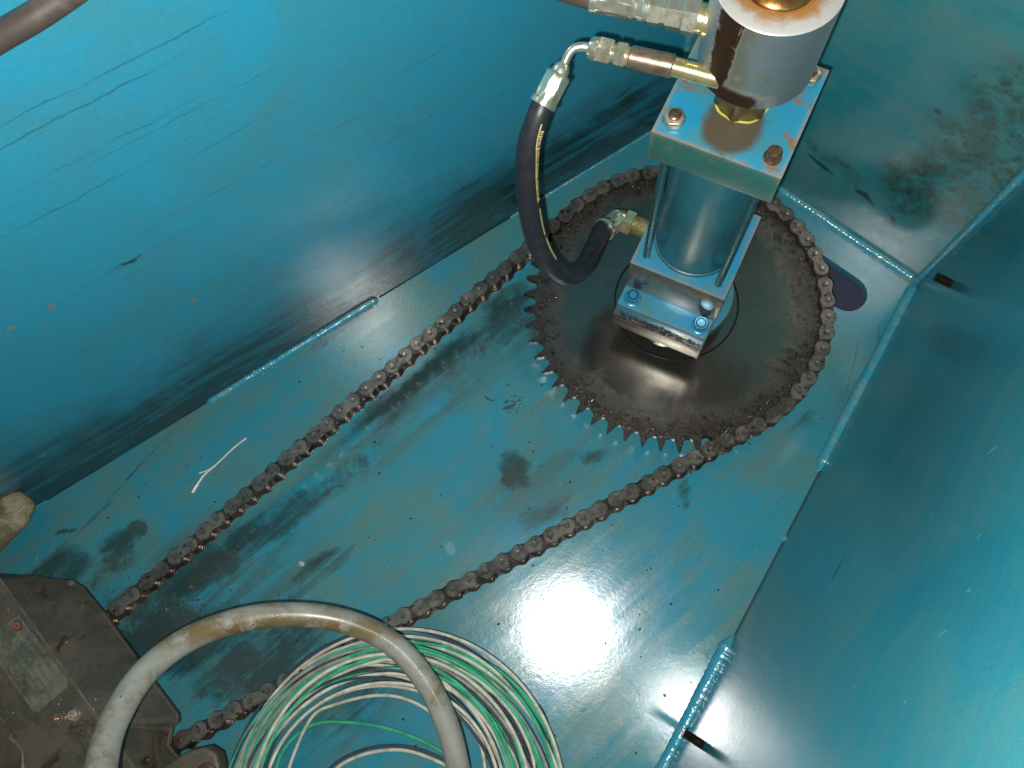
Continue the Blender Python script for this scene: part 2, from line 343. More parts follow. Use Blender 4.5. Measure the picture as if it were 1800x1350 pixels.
# weld beads: rippled runs of painted weld metal, parts of the walls
t = NT('painted_weld')
t.set(Base_Color=t.mix(t.ramp(t.noise(60, 5, .7), .4, .65), (.035, .31, .42), (.13, .33, .36)), Roughness=.13)
t.b.inputs['Specular IOR Level'].default_value = .8
t.set(Normal=t.bump(t.noise(260, 3, .55), .55, .0012)); m_weld = t.m
def weld(parent, x0, x1, r, side=1, z=0., wob=.25, seed=1, step=.0032, yoff=0., lab=None, rip=.24):
    """rippled fillet along the wall foot in the wall's local frame"""
    x0, x1 = min(x0, x1), max(x0, x1); rg = random.Random(seed); n = max(9, int((x1-x0)/(step/5))); pts = []; rs = []; w = 0
    for i in range(n+1):
        x = x0+(x1-x0)*i/n; ph = ((x-x0)/step) % 1
        if ph < .2: w = w*.86+rg.uniform(-.07, .07)
        k = (abs(math.sin(math.pi*ph)))**.6
        e = min(1, (i+2)/9, (n-i+2)/9)
        pts.append(Vector((x, side*(-r*.25)+yoff+w*r*.5, z+r*.18+w*r*.4))); rs.append(r*(1.02-rip+rip*k+w*wob*1.2)*e)
    mb = MB().tube(pts, rs, 12); o = mb.build('weld_bead', m_weld, parent, 80)
    if lab: tag(o, lab)
    return o
def LX(px, py): return (W(px, py)-cLB).dot(Ld)
def BX(px, py): return (W(px, py)-cLB).dot(Bd)
def RX(px, py): return (W(px, py)-cBR).dot(Rd)
weld(wL, LX(365, 712), LX(662, 522), .0046, seed=3, rip=.04, step=.0037, wob=.35)
weld(wL, LX(895, 382), -.002, .0026, seed=4, wob=.5)
weld(wL, LX(40, 905), LX(85, 880), .0010, seed=14)
weld(wB, .003, BX(1615, 495)-.002, .0054, seed=5, rip=.06, step=.0052, wob=.4)
weld(wR, RX(1440, 828), -.004, .0070, seed=6, wob=.5, rip=.03, step=.007)
weld(wR, -.85, RX(1291, 1122), .0078, seed=7, wob=1.1, rip=.08, step=.0075)
weld(wR, RX(1382, 956), RX(1388, 944), .0042, seed=8)
weld(wR, RX(1290, 1124), RX(1288, 1127), .0040, seed=9)
# dark strips paint in the shaded gaps between floor plate and side walls
m_gap = simple('gap_shade', (.006, .026, .045), 0, .7)
for w_, a_, b_, sd in ((wR, RX(1290, 1122)+.002, RX(1440, 828), .0010), (wL, LX(665, 520), LX(895, 382), .0008), (wL, -1.14, LX(365, 712), .0005)):
    y0 = -.0002-sd; MB().box(min(a_, b_), max(a_, b_), y0, -.0002, .0001, .0005).build('gap_shade', m_gap, w_)
# upright corner weld between back and right walls
pts = []; rs = []
for i in range(160):
    z = .004+i*(WHB-.01)/159; pts.append(Vector((cBR.x, cBR.y, z))-Bd*.003+Vector((-.0012, -.003, 0))); rs.append(.0042+.0004*math.sin(i*1.9)+.0004*math.sin(i*.37))
cw = MB().tube(pts, rs, 12).build('corner_weld', m_weld); cw.parent = wB; cw.matrix_parent_inverse = wB.matrix_world.inverted()
pts = [Vector((cLB.x, cLB.y, z))-Ld*.002+Bd*.001 for z in np.linspace(.004, WHB, 60)]
cw = MB().tube(pts, .004, 10).build('corner_weld', m_weld); cw.parent = wL; cw.matrix_parent_inverse = wL.matrix_world.inverted()

# threaded studs poking in through the right wall
m_stud = simple('blackened_thread', (.10, .08, .06), .8, .32, (.03, .025, .02), 200, bump=.2)
def stud(px, py, z, L, r, label):
    x, zz = OR(px, py); n = Vector((-Rd.y, Rd.x, 0))       # inward normal
    M = frame(cBR+Rd*x+Vector((0, 0, zz)), n)
    prof = [(r*.8, -.012)]; k = int((L)/.0010)
    for i in range(k): prof += [(r, i*.0010), (r*.84, i*.0010+.0005)]
    prof += [(r*.7, L)]
    o = MB().lathe(prof, M, 18).build('threaded_stud', m_stud); tag(o, label, 'stud', 'threaded studs through the right wall'); return o

# ------------------------------------------------------------------ sprocket and chain
RS = .1616; NT_ = 54; PITCH = 2*RS*math.sin(math.pi/NT_); ZC = .040
CX = Vector((.1225, .3431, 0))
def tangent(P, side):
    """angle on the wheel of the tangent point of a line coming from P"""
    d = (P-CX); L = math.hypot(d.x, d.y); b = math.atan2(d.y, d.x); return b+side*math.acos(RS/L)
Plow = W(322, 1302, .050); Pup = W(196, 1076, .050)
tl = tangent(Plow, 1); tu = tangent(Pup, -1)+2*math.pi
while tl > 0: tl -= 2*math.pi
while tu < tl: tu += 2*math.pi
while tu-tl > 2*math.pi: tu -= 2*math.pi
step = 2*math.pi/NT_
circ = lambda a: CX+Vector((math.cos(a)*RS, math.sin(a)*RS, 0))
rollers = []; a = tl
while a <= tu+step*.3: rollers.append(circ(a)); a += step
dup_ = (Vector((Pup.x, Pup.y, 0))-rollers[-1]).normalized(); dlo = (Vector((Plow.x, Plow.y, 0))-rollers[0]).normalized()
nu = int((Vector((Pup.x, Pup.y, 0))-rollers[-1]).length/PITCH)+3; nl = int((Vector((Plow.x, Plow.y, 0))-rollers[0]).length/PITCH)+3
up = []; 
for i in range(1, nu+1):
    s = i*PITCH; side = Vector((-dup_.y, dup_.x, 0)); L = nu*PITCH
    up.append(rollers[-1]+dup_*s+side*(.0012*math.sin(i*1.3)*.35))
lo = []
for i in range(1, nl+1):
    s = i*PITCH; side = Vector((-dlo.y, dlo.x, 0)); L = nl*PITCH
    lo.append(rollers[0]+dlo*s+side*(-.003*4*(s/L)*(1-s/L)*.5+.0004*math.sin(i*1.9)))
path = lo[::-1]+rollers+up
t = NT('oily_chain_steel'); n1 = t.noise(70, 6, .7, t.tc.outputs['Object'], .4); 
geo = t.n.new('ShaderNodeNewGeometry'); n2 = t.noise(34, 5, .7, geo.outputs['Position'], .5)
c = t.mix(t.ramp(n2, .38, .62), (.105, .086, .070), (.235, .198, .162)); c = t.mix(t.ramp(t.noise(150, 3, .6, geo.outputs['Position']), .56, .70), c, (.020, .016, .014))
t.set(Base_Color=c, Metallic=.55, Roughness=t.math('MULTIPLY_ADD', n2, .30, .12), Normal=t.bump(t.noise(260, 3, .6, geo.outputs['Position'], .6), .30, .0006))
t.b.inputs['Specular IOR Level'].default_value = .8; m_chain = t.m
t = NT('wet_pin_steel'); geo = t.n.new('ShaderNodeNewGeometry')
t.set(Base_Color=(.32, .27, .22), Metallic=.9, Roughness=.17, Normal=t.bump(t.noise(400, 3, .7, geo.outputs['Position']), .4, .0006)); m_pin = t.m

def plate_poly(r=.0085, waist=.0056, n=9):
    p = []; h = PITCH/2
    for k in range(n): a = R_(-128)+R_(256)*k/(n-1); p.append((h+r*math.cos(a), r*math.sin(a)))
    p.append((0, waist))
    for k in range(n): a = R_(52)+R_(256)*k/(n-1); p.append((-h+r*math.cos(a), r*math.sin(a)))
    p.append((0, -waist)); return p
def mesh_of(mb, name, mat):
    o = mb.build(name, mat); me = o.data; bpy.data.objects.remove(o); return me
me_out = mesh_of(MB().prism(plate_poly(), -.0011, .0011).bevel(.0005, 1), 'outer_plate', m_chain)
m_chain_in = m_chain.copy(); m_chain_in.name = 'oily_inner_plate'
for _n in m_chain_in.node_tree.nodes:
    if _n.type == 'MIX' and _n.data_type == 'RGBA' and not _n.inputs[6].is_linked: _n.inputs[6].default_value = (.035, .028, .023, 1); _n.inputs[7].default_value = (.100, .080, .064, 1)
me_in = mesh_of(MB().prism(plate_poly(.0087, .0062), -.0011, .0011).bevel(.0005, 1), 'inner_plate', m_chain_in)
me_pin = mesh_of(MB().lathe([(.0020, -.0122), (.0027, -.0118), (.0028, .0116), (.0024, .0123), (.0008, .0124)], None, 12), 'pin', m_pin)
me_rol = mesh_of(MB().lathe([(.0052, -.0058), (.0058, -.0052), (.0058, .0052), (.0052, .0058)], None, 14), 'roller', m_pin)
chain = thing('roller_chain', 'dark oily roller chain looped over the big toothed wheel', 'chain', M=Matrix.Translation((CX.x, CX.y, 0)))
rc = random.Random(5)
for i in range(len(path)-1):
    A, B = path[i], path[i+1]; mid = (A+B)/2; d = B-A; an = math.atan2(d.y, d.x); outer = i % 2 == 0
    zo = ZC+rc.uniform(-.0005, .0005); h = .0094 if outer else .0069
    tilt = Matrix.Rotation(rc.uniform(-.02, .02)-(.17 if i < nl-2 else 0), 4, 'X')
    M = Matrix.Translation((mid.x-CX.x, mid.y-CX.y, zo)) @ Matrix.Rotation(an, 4, 'Z') @ tilt
    o = link('outer_plate' if outer else 'inner_plate', me_out if outer else me_in, chain)
    o.matrix_local = M @ Matrix.Translation((0, 0, h))
    q = link('lower_plate', me_out if outer else me_in, o); q.matrix_local = Matrix.Translation((0, 0, -2*h))
    for s in (-1, 1):
        if outer: q = link('pin', me_pin, o); q.matrix_local = Matrix.Translation((s*PITCH/2, 0, -h))
        else: q = link('roller', me_rol, o); q.matrix_local = Matrix.Translation((s*PITCH/2, 0, -h))

# the wheel
sw = thing('sprocket_wheel', 'large greasy dark toothed wheel lying flat under the cylinder', 'sprocket', M=Matrix.Translation((CX.x, CX.y, 0)))
poly = []
for k in range(NT_):
    a0 = tl+k*step; G = Vector((math.cos(a0), math.sin(a0)))*RS; e = Vector((math.cos(a0), math.sin(a0))); tn = Vector((-e.y, e.x))
    for j in range(7):
        b = R_(-96)+R_(192)*j/6; poly.append(tuple(G-e*math.cos(b)*.0066+tn*math.sin(b)*.0066))
    am = a0+step/2; e2 = Vector((math.cos(am), math.sin(am))); t2 = Vector((-e2.y, e2.x)); w = rc.uniform(.0004, .0008); rr = RS+rc.uniform(.0066, .0082)
    poly.append(tuple(e2*(RS+.0030)-t2*.0018)); poly.append(tuple(e2*rr-t2*w)); poly.append(tuple(e2*rr+t2*w)); poly.append(tuple(e2*(RS+.0030)+t2*.0018))
t = NT('greasy_sprocket')
sp = t.n.new('ShaderNodeSeparateXYZ'); t.l.new(t.tc.outputs['Object'], sp.inputs[0])
vm = t.n.new('ShaderNodeVectorMath'); vm.operation = 'LENGTH'; cb = t.n.new('ShaderNodeCombineXYZ'); t.l.new(sp.outputs[0], cb.inputs[0]); t.l.new(sp.outputs[1], cb.inputs[1]); t.l.new(cb.outputs[0], vm.inputs[0]); rad = vm.outputs['Value']
n1 = t.noise(26, 8, .7, None, .7); n2 = t.noise(120, 5, .7, None, .4, 2)
rim = t.ramp(t.math('ADD', rad, t.math('MULTIPLY', t.math('SUBTRACT', n1, .5), .06)), .115, .150)
c = t.mix(t.ramp(n1, .35, .65), (.18, .185, .15), (.24, .195, .165)); c = t.mix(rim, c, (.052, .037, .028)); c = t.mix(t.math('MULTIPLY', rim, t.ramp(n2, .50, .64)), c, (.014, .010, .009))
rv = t.fmix(rim, t.math('MULTIPLY_ADD', n1, .14, .10), .20)
hgt = t.math('ADD', t.math('MULTIPLY', n2, t.math('MULTIPLY_ADD', rim, 1.3, .10)), t.math('MULTIPLY', n1, .25))
t.set(Base_Color=c, Metallic=t.fmix(rim, .92, .3), Roughness=rv, Normal=t.bump(hgt, .34, .0016)); t.b.inputs['Specular IOR Level'].default_value = .95; m_spr = t.m
ZT = ZC+.0045
MB().prism(poly, ZC-.0045, ZT).bevel(.0004, 1, 50).build('toothed_plate', m_spr, sw)
# grease lumps thrown along the rim
t = NT('wet_grease'); t.set(Base_Color=t.mix(t.ramp(t.noise(200, 4), .4, .6), (.020, .012, .008), (.055, .032, .020)), Roughness=.10); t.b.inputs['Specular IOR Level'].default_value = .8; m_grease = t.m
def clumps(name, pts, mat, parent):
    mb = MB()
    for (p, r, fl_) in pts:
        M = Matrix.Translation(p) @ Matrix.Rotation(rc.uniform(0, 6.28), 4, 'Z') @ Matrix.Diagonal((r*rc.uniform(.7, 1.6), r*rc.uniform(.6, 1.1), r*fl_, 1))
        bmesh.ops.create_icosphere(mb.bm, subdivisions=2 if r > .001 else 1, radius=1, matrix=M)
    o = mb.build(name, mat, parent, 180); tag(o, kind='stuff'); return o
pts = []
for k in range(760):
    a = rc.uniform(0, 6.283); r0 = RS-.0065-abs(rc.gauss(0, .006))
    pts.append((Vector((math.cos(a)*r0, math.sin(a)*r0, ZT)), rc.uniform(.0005, .0021), .45))
for k in range(170):
    a = rc.uniform(0, 6.283); r0 = rc.uniform(.075, .150)
    pts.append((Vector((math.cos(a)*r0, math.sin(a)*r0, ZT)), rc.uniform(.0003, .0010), .5))
clumps('grease', pts, m_grease, sw)
# chain rub ring: raised rim just inside the chain
m_hub = simple('black_hub', (.016, .015, .014), .4, .22, (.03, .022, .016), 50, bump=.3, spec=.9)
MB().lathe([(.0685, ZT-.0005), (.0685, ZT+.0010), (.0680, ZT+.0018), (.0668, ZT+.0018), (.0662, ZT-.0004)], None, 64).build('hub_ring', m_hub, sw)
MB().lathe([(.054, ZT-.001), (.054, .062), (.050, .066), (.050, .0695)], None, 64).build('hub', m_hub, sw)
MB().lathe([(.030, -.0005), (.030, ZC-.0046)], None, 48).build('shaft', m_hub, sw)

# ------------------------------------------------------------------ hydraulic cylinder standing on the wheel
QA = R_(-26)
MC = Matrix.Translation((CX.x, CX.y, 0)) @ Matrix.Rotation(QA, 4, 'Z')
cyl = thing('hydraulic_cylinder', 'upright blue tie rod cylinder with square end blocks above the wheel', 'cylinder', M=MC)
def capmat(name, base, rustamt, edge):
    t = NT(name); n1 = t.noise(45, 7, .7, None, .5); n2 = t.noise(16, 6, .65, None, .6, 3)
    c = t.mix(t.ramp(n2, .4, .66), base, (.05, .20, .22) if base[2] > .3 else tuple(x*.8 for x in base))
    g = t.n.new('ShaderNodeNewGeometry'); 
    be = t.n.new('ShaderNodeBevel'); be.inputs[0].default_value = .0050; be.samples = 4
    dp = t.n.new('ShaderNodeVectorMath'); dp.operation = 'DOT_PRODUCT'; t.l.new(be.outputs[0], dp.inputs[0]); t.l.new(g.outputs['True Normal'], dp.inputs[1])
    ed = t.ramp(dp.outputs['Value'], .9995, .93); ed = t.math('MULTIPLY', ed, t.ramp(n1, .40, .54))
    c = t.mix(t.math('MULTIPLY', t.ramp(t.noise(60, 6, .7, None, .8, 7), .55, .62), rustamt), c, (.20, .10, .045))
    c = t.mix(t.math('MULTIPLY', ed, edge), c, (.32, .20, .10))
    c = t.mix(t.ramp(t.noise(110, 5, .75, None, .3, 5), .62, .72, 0, .6), c, (.02, .04, .03))
    t.set(Base_Color=c, Roughness=t.math('MULTIPLY_ADD', n2, .2, .20), Normal=t.bump(t.noise(180, 5, .7), .15, .0008)); t.b.inputs['Specular IOR Level'].default_value = .6
    return t
tt = capmat('cap_enamel', (.012, .235, .38), .85, .9)
stain_refl = tt.blob((.002, -.020), .024, .027, 0, .30, None, tt.warp(.008, 90), 'xy')  # brown stain that also paints in the neck's reflection on the block
_b = tt.b.inputs['Base Color'].links[0].from_socket
tt.set(Base_Color=tt.mix(tt.math('MULTIPLY', stain_refl, .9), _b, (.085, .052, .018))); m_cap = tt.m
m_cap2 = capmat('flange_enamel', (.018, .25, .42), .0, .35).m
tb = capmat('barrel_enamel', (.022, .135, .165), .1, .0); m_barrel = tb.m  # cap paint turned teal: its grazing-light look is put into the colour
z2b, z2t, z1b, z1t = .140, .192, .3655, .397; HS = .0463
m_capside = capmat('dirty_shaded_side_enamel', (.030, .125, .105), .25, .4).m  # grime plus the dull look under grazing light, put into the paint colour
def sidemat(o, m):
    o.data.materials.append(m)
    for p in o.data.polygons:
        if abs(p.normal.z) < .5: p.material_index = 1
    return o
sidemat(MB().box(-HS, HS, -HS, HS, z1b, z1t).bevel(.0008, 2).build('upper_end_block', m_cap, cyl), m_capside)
m_lowcap = capmat('lower_block_enamel', (.018, .24, .42), .15, .9).m
m_bare = simple('bare_greasy_steel', (.30, .28, .24), .75, .22, (.20, .18, .14), 30, bump=.06, spec=.7)
sidemat(MB().box(-HS, HS, -HS, HS, z2b+.0005, z2t).bevel(.0008, 2).build('lower_end_block', m_lowcap, cyl), m_bare)
MB().lathe([(.0385, z2t+.0002), (.0385, z2t+.004), (.0372, z2t+.0045), (.0372, z1b-.0005)], None, 72).build('barrel', m_barrel, cyl)
m_rod = simple('painted_rod', (.03, .15, .17), .5, .28, (.05, .09, .08), 60, bump=.1)
m_rawsteel = simple('dull_zinc', (.60, .56, .44), .7, .34, (.22, .17, .10), 90, bump=.15)
m_copper = simple('rusty_bolt', (.34, .20, .11), .85, .33, (.16, .08, .045), 160, bump=.4)
for sx in (-1, 1):
    for sy in (-1, 1):
        rx, ry = sx*.0352, sy*.0335; T = Matrix.Translation((rx, ry, 0))
        o = MB().lathe([(.0034, z2t+.0003), (.0034, z1b-.0003)], T, 20).build('tie_rod', m_rod, cyl)
        if (sx, sy) == (1, -1):
            MB().lathe([(.0062, z1t+.0002), (.0062, z1t+.0015), (.0052, z1t+.0016), (.0050, z1t+.0075), (.0040, z1t+.0088), (.0008, z1t+.0092)], T, 24).build('bolt_end', m_copper, cyl)
        else:
            mbn = MB(); hexprof(mbn, .0079, z1t+.0002, z1t+.0072, T @ Matrix.Rotation(.3+sx, 4, 'Z')); nut = mbn.bevel(.0003, 1).build('nut', m_rawsteel, cyl)
            MB().lathe([(.0044, z1t+.0073), (.0044, z1t+.0090), (.0036, z1t+.0096), (.0006, z1t+.0097)], T, 20).build('stud_end', m_copper, nut)
# rectangular mounting flange, steel block, round bearing housing
MB().box(-.0468, .0450, -.0672, .0655, .1165, z2b).bevel(.0011, 2).build('mounting_flange', m_cap2, cyl)
t = NT('bright_oily_steel'); n1 = t.noise(30, 6, .7, t.map(sc=(1, 1, 5)), .5)
c = t.mix(t.ramp(n1, .4, .6), (.22, .21, .20), (.12, .105, .09)); t.set(Base_Color=c, Metallic=.55, Roughness=.34, Normal=t.bump(t.noise(300, 4, .7), .1, .0006)); m_block = t.m
MB().box(-.0490, .0462, -.0690, .0640, .0868, .1162).bevel(.0012, 2).build('steel_block', m_block, cyl)
MB().lathe([(.0552, .0700), (.0560, .071), (.0560, .085), (.0548, .0864)], Matrix.Translation((.0005, -.003, 0)), 72).build('bearing_housing', m_cap2, cyl)
pts = []
for k in range(150):
    x = rc.gauss(-.004, .018); x = max(-.046, min(.042, x)); pts.append((Vector((x, -.0678+rc.uniform(-.0006, .0004), .1165+rc.uniform(-.0015, .009)*rc.random())), rc.uniform(.0005, .0017), .8))
for k in range(70):
    pts.append((Vector((rc.uniform(-.046, .044), -.0694, .1150+rc.uniform(-.001, .0012))), rc.uniform(.0003, .0008), .8))
clumps('wet_grease', pts, m_grease, cyl)
m_bluebolt = simple('painted_bolt', (.03, .27, .50), .3, .22, (.05, .2, .26), 120, spec=.8)
for sx in (-1, 1):
    for sy in (-1, 1):
        T = Matrix.Translation((sx*.0352, sy*.0565, 0)); zf = z2b
        mb = MB().lathe([(.0085, zf+.0002), (.0087, zf+.0006), (.0087, zf+.0016), (.0080, zf+.0020)], T, 32); ws = mb.build('washer', m_bluebolt, cyl)
        mb = MB().lathe([(.0066, zf+.0021), (.0066, zf+.0085), (.0060, zf+.0092), (.0040, zf+.0092)], T, 30)
        mb.bm.faces.ensure_lookup_table()
        top = max(mb.bm.faces, key=lambda f: f.calc_center_median().z*(len(f.verts) > 10)); bmesh.ops.delete(mb.bm, geom=[top], context='FACES_ONLY')
        mb.lathe([(.0040, zf+.0092), (.0036, zf+.0088), (.0034, zf+.0050), (.0002, zf+.0046)], T, 30)
        bmesh.ops.remove_doubles(mb.bm, verts=mb.bm.verts, dist=1e-5); mb.build('socket_screw', m_bluebolt, cyl)

# ------------------------------------------------------------------ swivel joint on top
MS = MC @ Matrix.Translation((.0010, 0, 0))
swv = thing('rotary_swivel', 'shiny steel round swivel streaked with brown oil on top of the cylinder', 'swivel', M=MS)
t = NT('stained_polished_steel')
sp = t.n.new('ShaderNodeSeparateXYZ'); t.l.new(t.tc.outputs['Object'], sp.inputs[0])
an = t.math('ARCTAN2', sp.outputs[1], sp.outputs[0])
wv = t.noise(1, 5, .7, t.map(sc=(60, 60, 14)), 1.0); wv2 = t.noise(1, 4, .6, t.map(loc=(5, 5, 5), sc=(30, 30, 50)), 1.)
def drip(a0, w, amt=1.):
    d = t.math('ABSOLUTE', t.math('SUBTRACT', t.math('ADD', an, t.math('ADD', t.math('MULTIPLY', t.math('SUBTRACT', wv, .5), .75), t.math('MULTIPLY', t.math('SUBTRACT', t.noise(1, 5, .7, t.map(sc=(190, 190, 120))), .5), .45))), a0)); return t.ramp(d, w, w*.45, 0, amt)
A0 = R_(-118)
zz = sp.outputs[2]
st1 = drip(A0, .34); foot = t.math('MULTIPLY', drip(A0+.30, 1.0), t.ramp(t.math('ADD', zz, t.math('MULTIPLY', wv2, .012)), .4600, .4530)); st_all = t.math('MAXIMUM', st1, foot)
st_all = t.math('MULTIPLY', st_all, t.ramp(wv2, .18, .36)); yl = t.math('MAXIMUM', drip(A0+.30, .28, .55), t.math('MULTIPLY', drip(R_(-60), .7, .7), t.math('MULTIPLY', t.ramp(wv2, .55, .68), t.ramp(zz, .480, .470))))
c = t.mix(yl, (.62, .62, .60), (.58, .48, .25)); c = t.mix(st_all, c, (.030, .011, .004))
t.set(Base_Color=c, Metallic=t.math('SUBTRACT', .92, t.math('MULTIPLY', st_all, .7)), Roughness=t.math('MULTIPLY_ADD', wv2, .16, .32), Normal=t.bump(t.noise(1, 3, .6, t.map(sc=(40, 40, 1500))), .06, .0004)); m_sw = t.m
t = NT('amber_stained_top'); 
vm = t.n.new('ShaderNodeVectorMath'); vm.operation = 'LENGTH'; cb = t.n.new('ShaderNodeCombineXYZ'); sp = t.n.new('ShaderNodeSeparateXYZ'); t.l.new(t.tc.outputs['Object'], sp.inputs[0]); t.l.new(sp.outputs[0], cb.inputs[0]); t.l.new(sp.outputs[1], cb.inputs[1]); t.l.new(cb.outputs[0], vm.inputs[0])
n1 = t.noise(70, 5, .65, None, .8)
k = t.ramp(t.math('ADD', vm.outputs['Value'], t.math('MULTIPLY', n1, .016)), .040, .031)
side = t.ramp(t.math('ADD', sp.outputs[0], t.math('MULTIPLY', n1, .02)), -.010, -.026)
c = t.mix(k, (.62, .60, .55), (.50, .24, .07)); c = t.mix(t.math('MULTIPLY', side, t.ramp(n1, .42, .55)), c, (.12, .05, .015))
t.set(Base_Color=c, Metallic=.45, Roughness=.32); m_swtop = t.m
BR = .0362; zb, zt = .4370, .5030
MB().lathe([(.018, zb), (BR-.0012, zb), (BR, zb+.0012), (BR, zt-.0011)], None, 96).build('swivel_body', m_sw, swv)
MB().lathe([(BR-.0001, zt-.0010), (BR-.0014, zt), (.0222, zt), (.0216, zt-.0006), (.0216, zt-.007), (.0120, zt-.0075)], None, 96).build('top_face', m_swtop, swv)
m_brass = simple('brass_core', (.55, .28, .09), .9, .25, (.30, .12, .03), 80, bump=.15)
MB().lathe([(.0204, zt-.0072), (.0204, zt-.001), (.0190, zt+.001), (.0135, zt+.003), (.0130, zt-.003), (.0060, zt-.003), (.0050, zt+.002), (.0010, zt+.0025)], None, 64).build('brass_core', m_brass, swv)
t = simple('amber_neck', (.20, .14, .06), .6, .30, (.09, .06, .03), 60, bump=.2)
mb = MB(); hexprof(mb, .0200, z1t+.0012, zb-.0001, Matrix.Rotation(.52, 4, 'Z')); nk = mb.bevel(.0004, 1).build('hexagon_neck', t, swv)
m_seal = simple('yellow_sealant', (.55, .50, .08), 0, .4, (.35, .28, .05), 200, bump=.4)
pp = [Vector((math.cos(a)*(.0178+.0006*math.sin(a*7)), math.sin(a)*(.0178+.0005*math.sin(a*5)), z1t+.0012+.0005*math.sin(a*9))) for a in np.linspace(0, 6.283, 80)]
MB().tube(pp, .0009, 8).build('thread_sealant', m_seal, nk)

# ------------------------------------------------------------------ hoses and fittings
def zinc(name, col, col2, rough=.27, metal=.85):
    return simple(name, col, metal, rough, col2, 110, .7, .45, .65, bump=.18, bscale=260, bdist=.0005, rvar=.08)
m_zinc = zinc('yellow_zinc', (.74, .72, .58), (.50, .42, .26)); m_zincb = zinc('bright_brass_zinc', (.80, .70, .38), (.50, .38, .14), .26)
m_rustz = zinc('rusty_coupling_steel', (.44, .34, .24), (.24, .13, .08), .30)
t = NT('black_rubber'); t.set(Base_Color=t.mix(t.ramp(t.noise(60, 6, .7), .45, .65), (.018, .019, .024), (.034, .030, .028)), Roughness=t.math('MULTIPLY_ADD', t.noise(50, 4), .25, .26), Normal=t.bump(t.noise(700, 3, .7), .35, .0004)); m_rub = t.m
def seg(pa, pb, prof, mat, name, parent, n=28, hexa=False, bev=.0003):
    """lathe a profile of (radius, fraction of length) between two points"""
    pa, pb = Vector(pa), Vector(pb); L = (pb-pa).length; M = frame(pa, pb-pa); mb = MB()
    mb.lathe([(r, f*L) for r, f in prof], M, 6 if hexa else n)
    return mb.build(name, mat, parent, 20 if hexa else 38)
def lerp(a, b, t): return a+(b-a)*t
def rootpart(root, name, label, cat): return root
# hose A: short looping hose from the swivel to the lower end block
pa = W(1232, 130, .446); pb = W(1184, 117, .446); pc = W(1107, 100, .4455); pd = W(1083, 95, .445); pe = W(1034, 83, .444)
hA = thing('looping_hose', 'short black hose with yellow print looping from swivel to lower block', 'hose', M=Matrix.Translation(pa))
def addm(o): o.matrix_world = Matrix(); return o
def P_(o, parent):           # keep world-space vertices under a moved parent
    o.parent = parent; o.matrix_parent_inverse = parent.matrix_world.inverted(); return o
def segw(*a, **k):
    par = k.pop('parent'); o = seg(*a, parent=None, **k); return P_(o, par)
for o in (hA,): bpy.context.view_layer.update()
segw(W(1268, 140, .446), pb, [(.0060, 0), (.0060, 1)], m_zincb, 'pipe_nipple', parent=hA)
segw(pb, pc, [(.0066, 0), (.0073, .03), (.0073, .97), (.0066, 1)], m_rustz, 'coupling', parent=hA)
segw(pc, lerp(pc, pd, .22), [(.0060, 0), (.0060, 1)], m_zincb, 'collar', parent=hA)
segw(lerp(pc, pd, .22), pd, [(.0080, 0), (.0080, .18), (.0080, .82), (.0074, 1)], m_zinc, 'hexagon_adapter', parent=hA, hexa=True)
segw(pd, lerp(pd, pe, .12), [(.0058, 0), (.0058, 1)], m_zinc, 'thread', parent=hA)
segw(lerp(pd, pe, .12), lerp(pd, pe, .62), [(.0080, 0), (.0084, .06), (.0084, .94), (.0080, 1)], m_zinc, 'swivel_nut', parent=hA, hexa=True)
segw(lerp(pd, pe, .62), pe, [(.0076, 0), (.0076, .5), (.0066, .8), (.0036, 1)], m_zinc, 'nut_collar', parent=hA)
f0 = W(991, 114, .438); f1 = W(953, 186, .424)
tp = spline([lerp(pd, pe, .9), pe, W(1014, 83, .444), W(1001, 93, .442), f0, lerp(f0, f1, .15)], 8)
P_(MB().tube(tp, .0030, 16).build('bent_tube', m_zinc), hA)
segw(lerp(f0, f1, -.04), lerp(f0, f1, .22), [(.0034, 0), (.0050, .3), (.0058, .6), (.0058, 1)], m_zinc, 'socket_neck', parent=hA)
def ferrule(a, b, r, par, n=48):
    """crimped sleeve: eight flutes"""
    a, b = Vector(a), Vector(b); L = (b-a).length; M = frame(a, b-a); mb = MB(); v = []; f = []; rows = [(.80, 0, 0), (1., .07, 0), (1., .13, 1), (.97, .5, 1), (1., .80, 1), (1.04, .84, 0), (1.05, .98, 0), (.98, 1., 0)]
    for (s, fz, fl_) in rows:
        for k in range(n):
            an = 2*math.pi*k/n; rr = r*s*(1-.10*fl_*abs(math.sin(an*4))**.5 if fl_ else 1); v.append((rr*math.cos(an), rr*math.sin(an), fz*L))
    for i in range(len(rows)-1):
        for k in range(n): f.append((i*n+k, i*n+(k+1) % n, (i+1)*n+(k+1) % n, (i+1)*n+k))
    f += [tuple(range(n))[::-1], tuple(range((len(rows)-1)*n, len(rows)*n))]; mb.add(v, f, M)
    return P_(mb.build('crimp_ferrule', m_zinc), par)
ferrule(lerp(f0, f1, .20), f1, .0089, hA)
cl = [lerp(f0, f1, .9), W(946, 205, .420), W(930, 255, .404), W(926, 310, .380), W(931, 368, .350), W(943, 420, .318), W(965, 462, .283), W(995, 483, .248), W(1024, 473, .218), W(1043, 440, .195), W(1058, 408, .180), W(1069, 396, .176)]
hp = spline(cl, 9); hr = [.0077+.0021*i/(len(hp)-1) for i in range(len(hp))]
mb = MB().tube(hp, hr, 28); frA = mb.frames; P_(mb.build('rubber_hose', m_rub), hA)
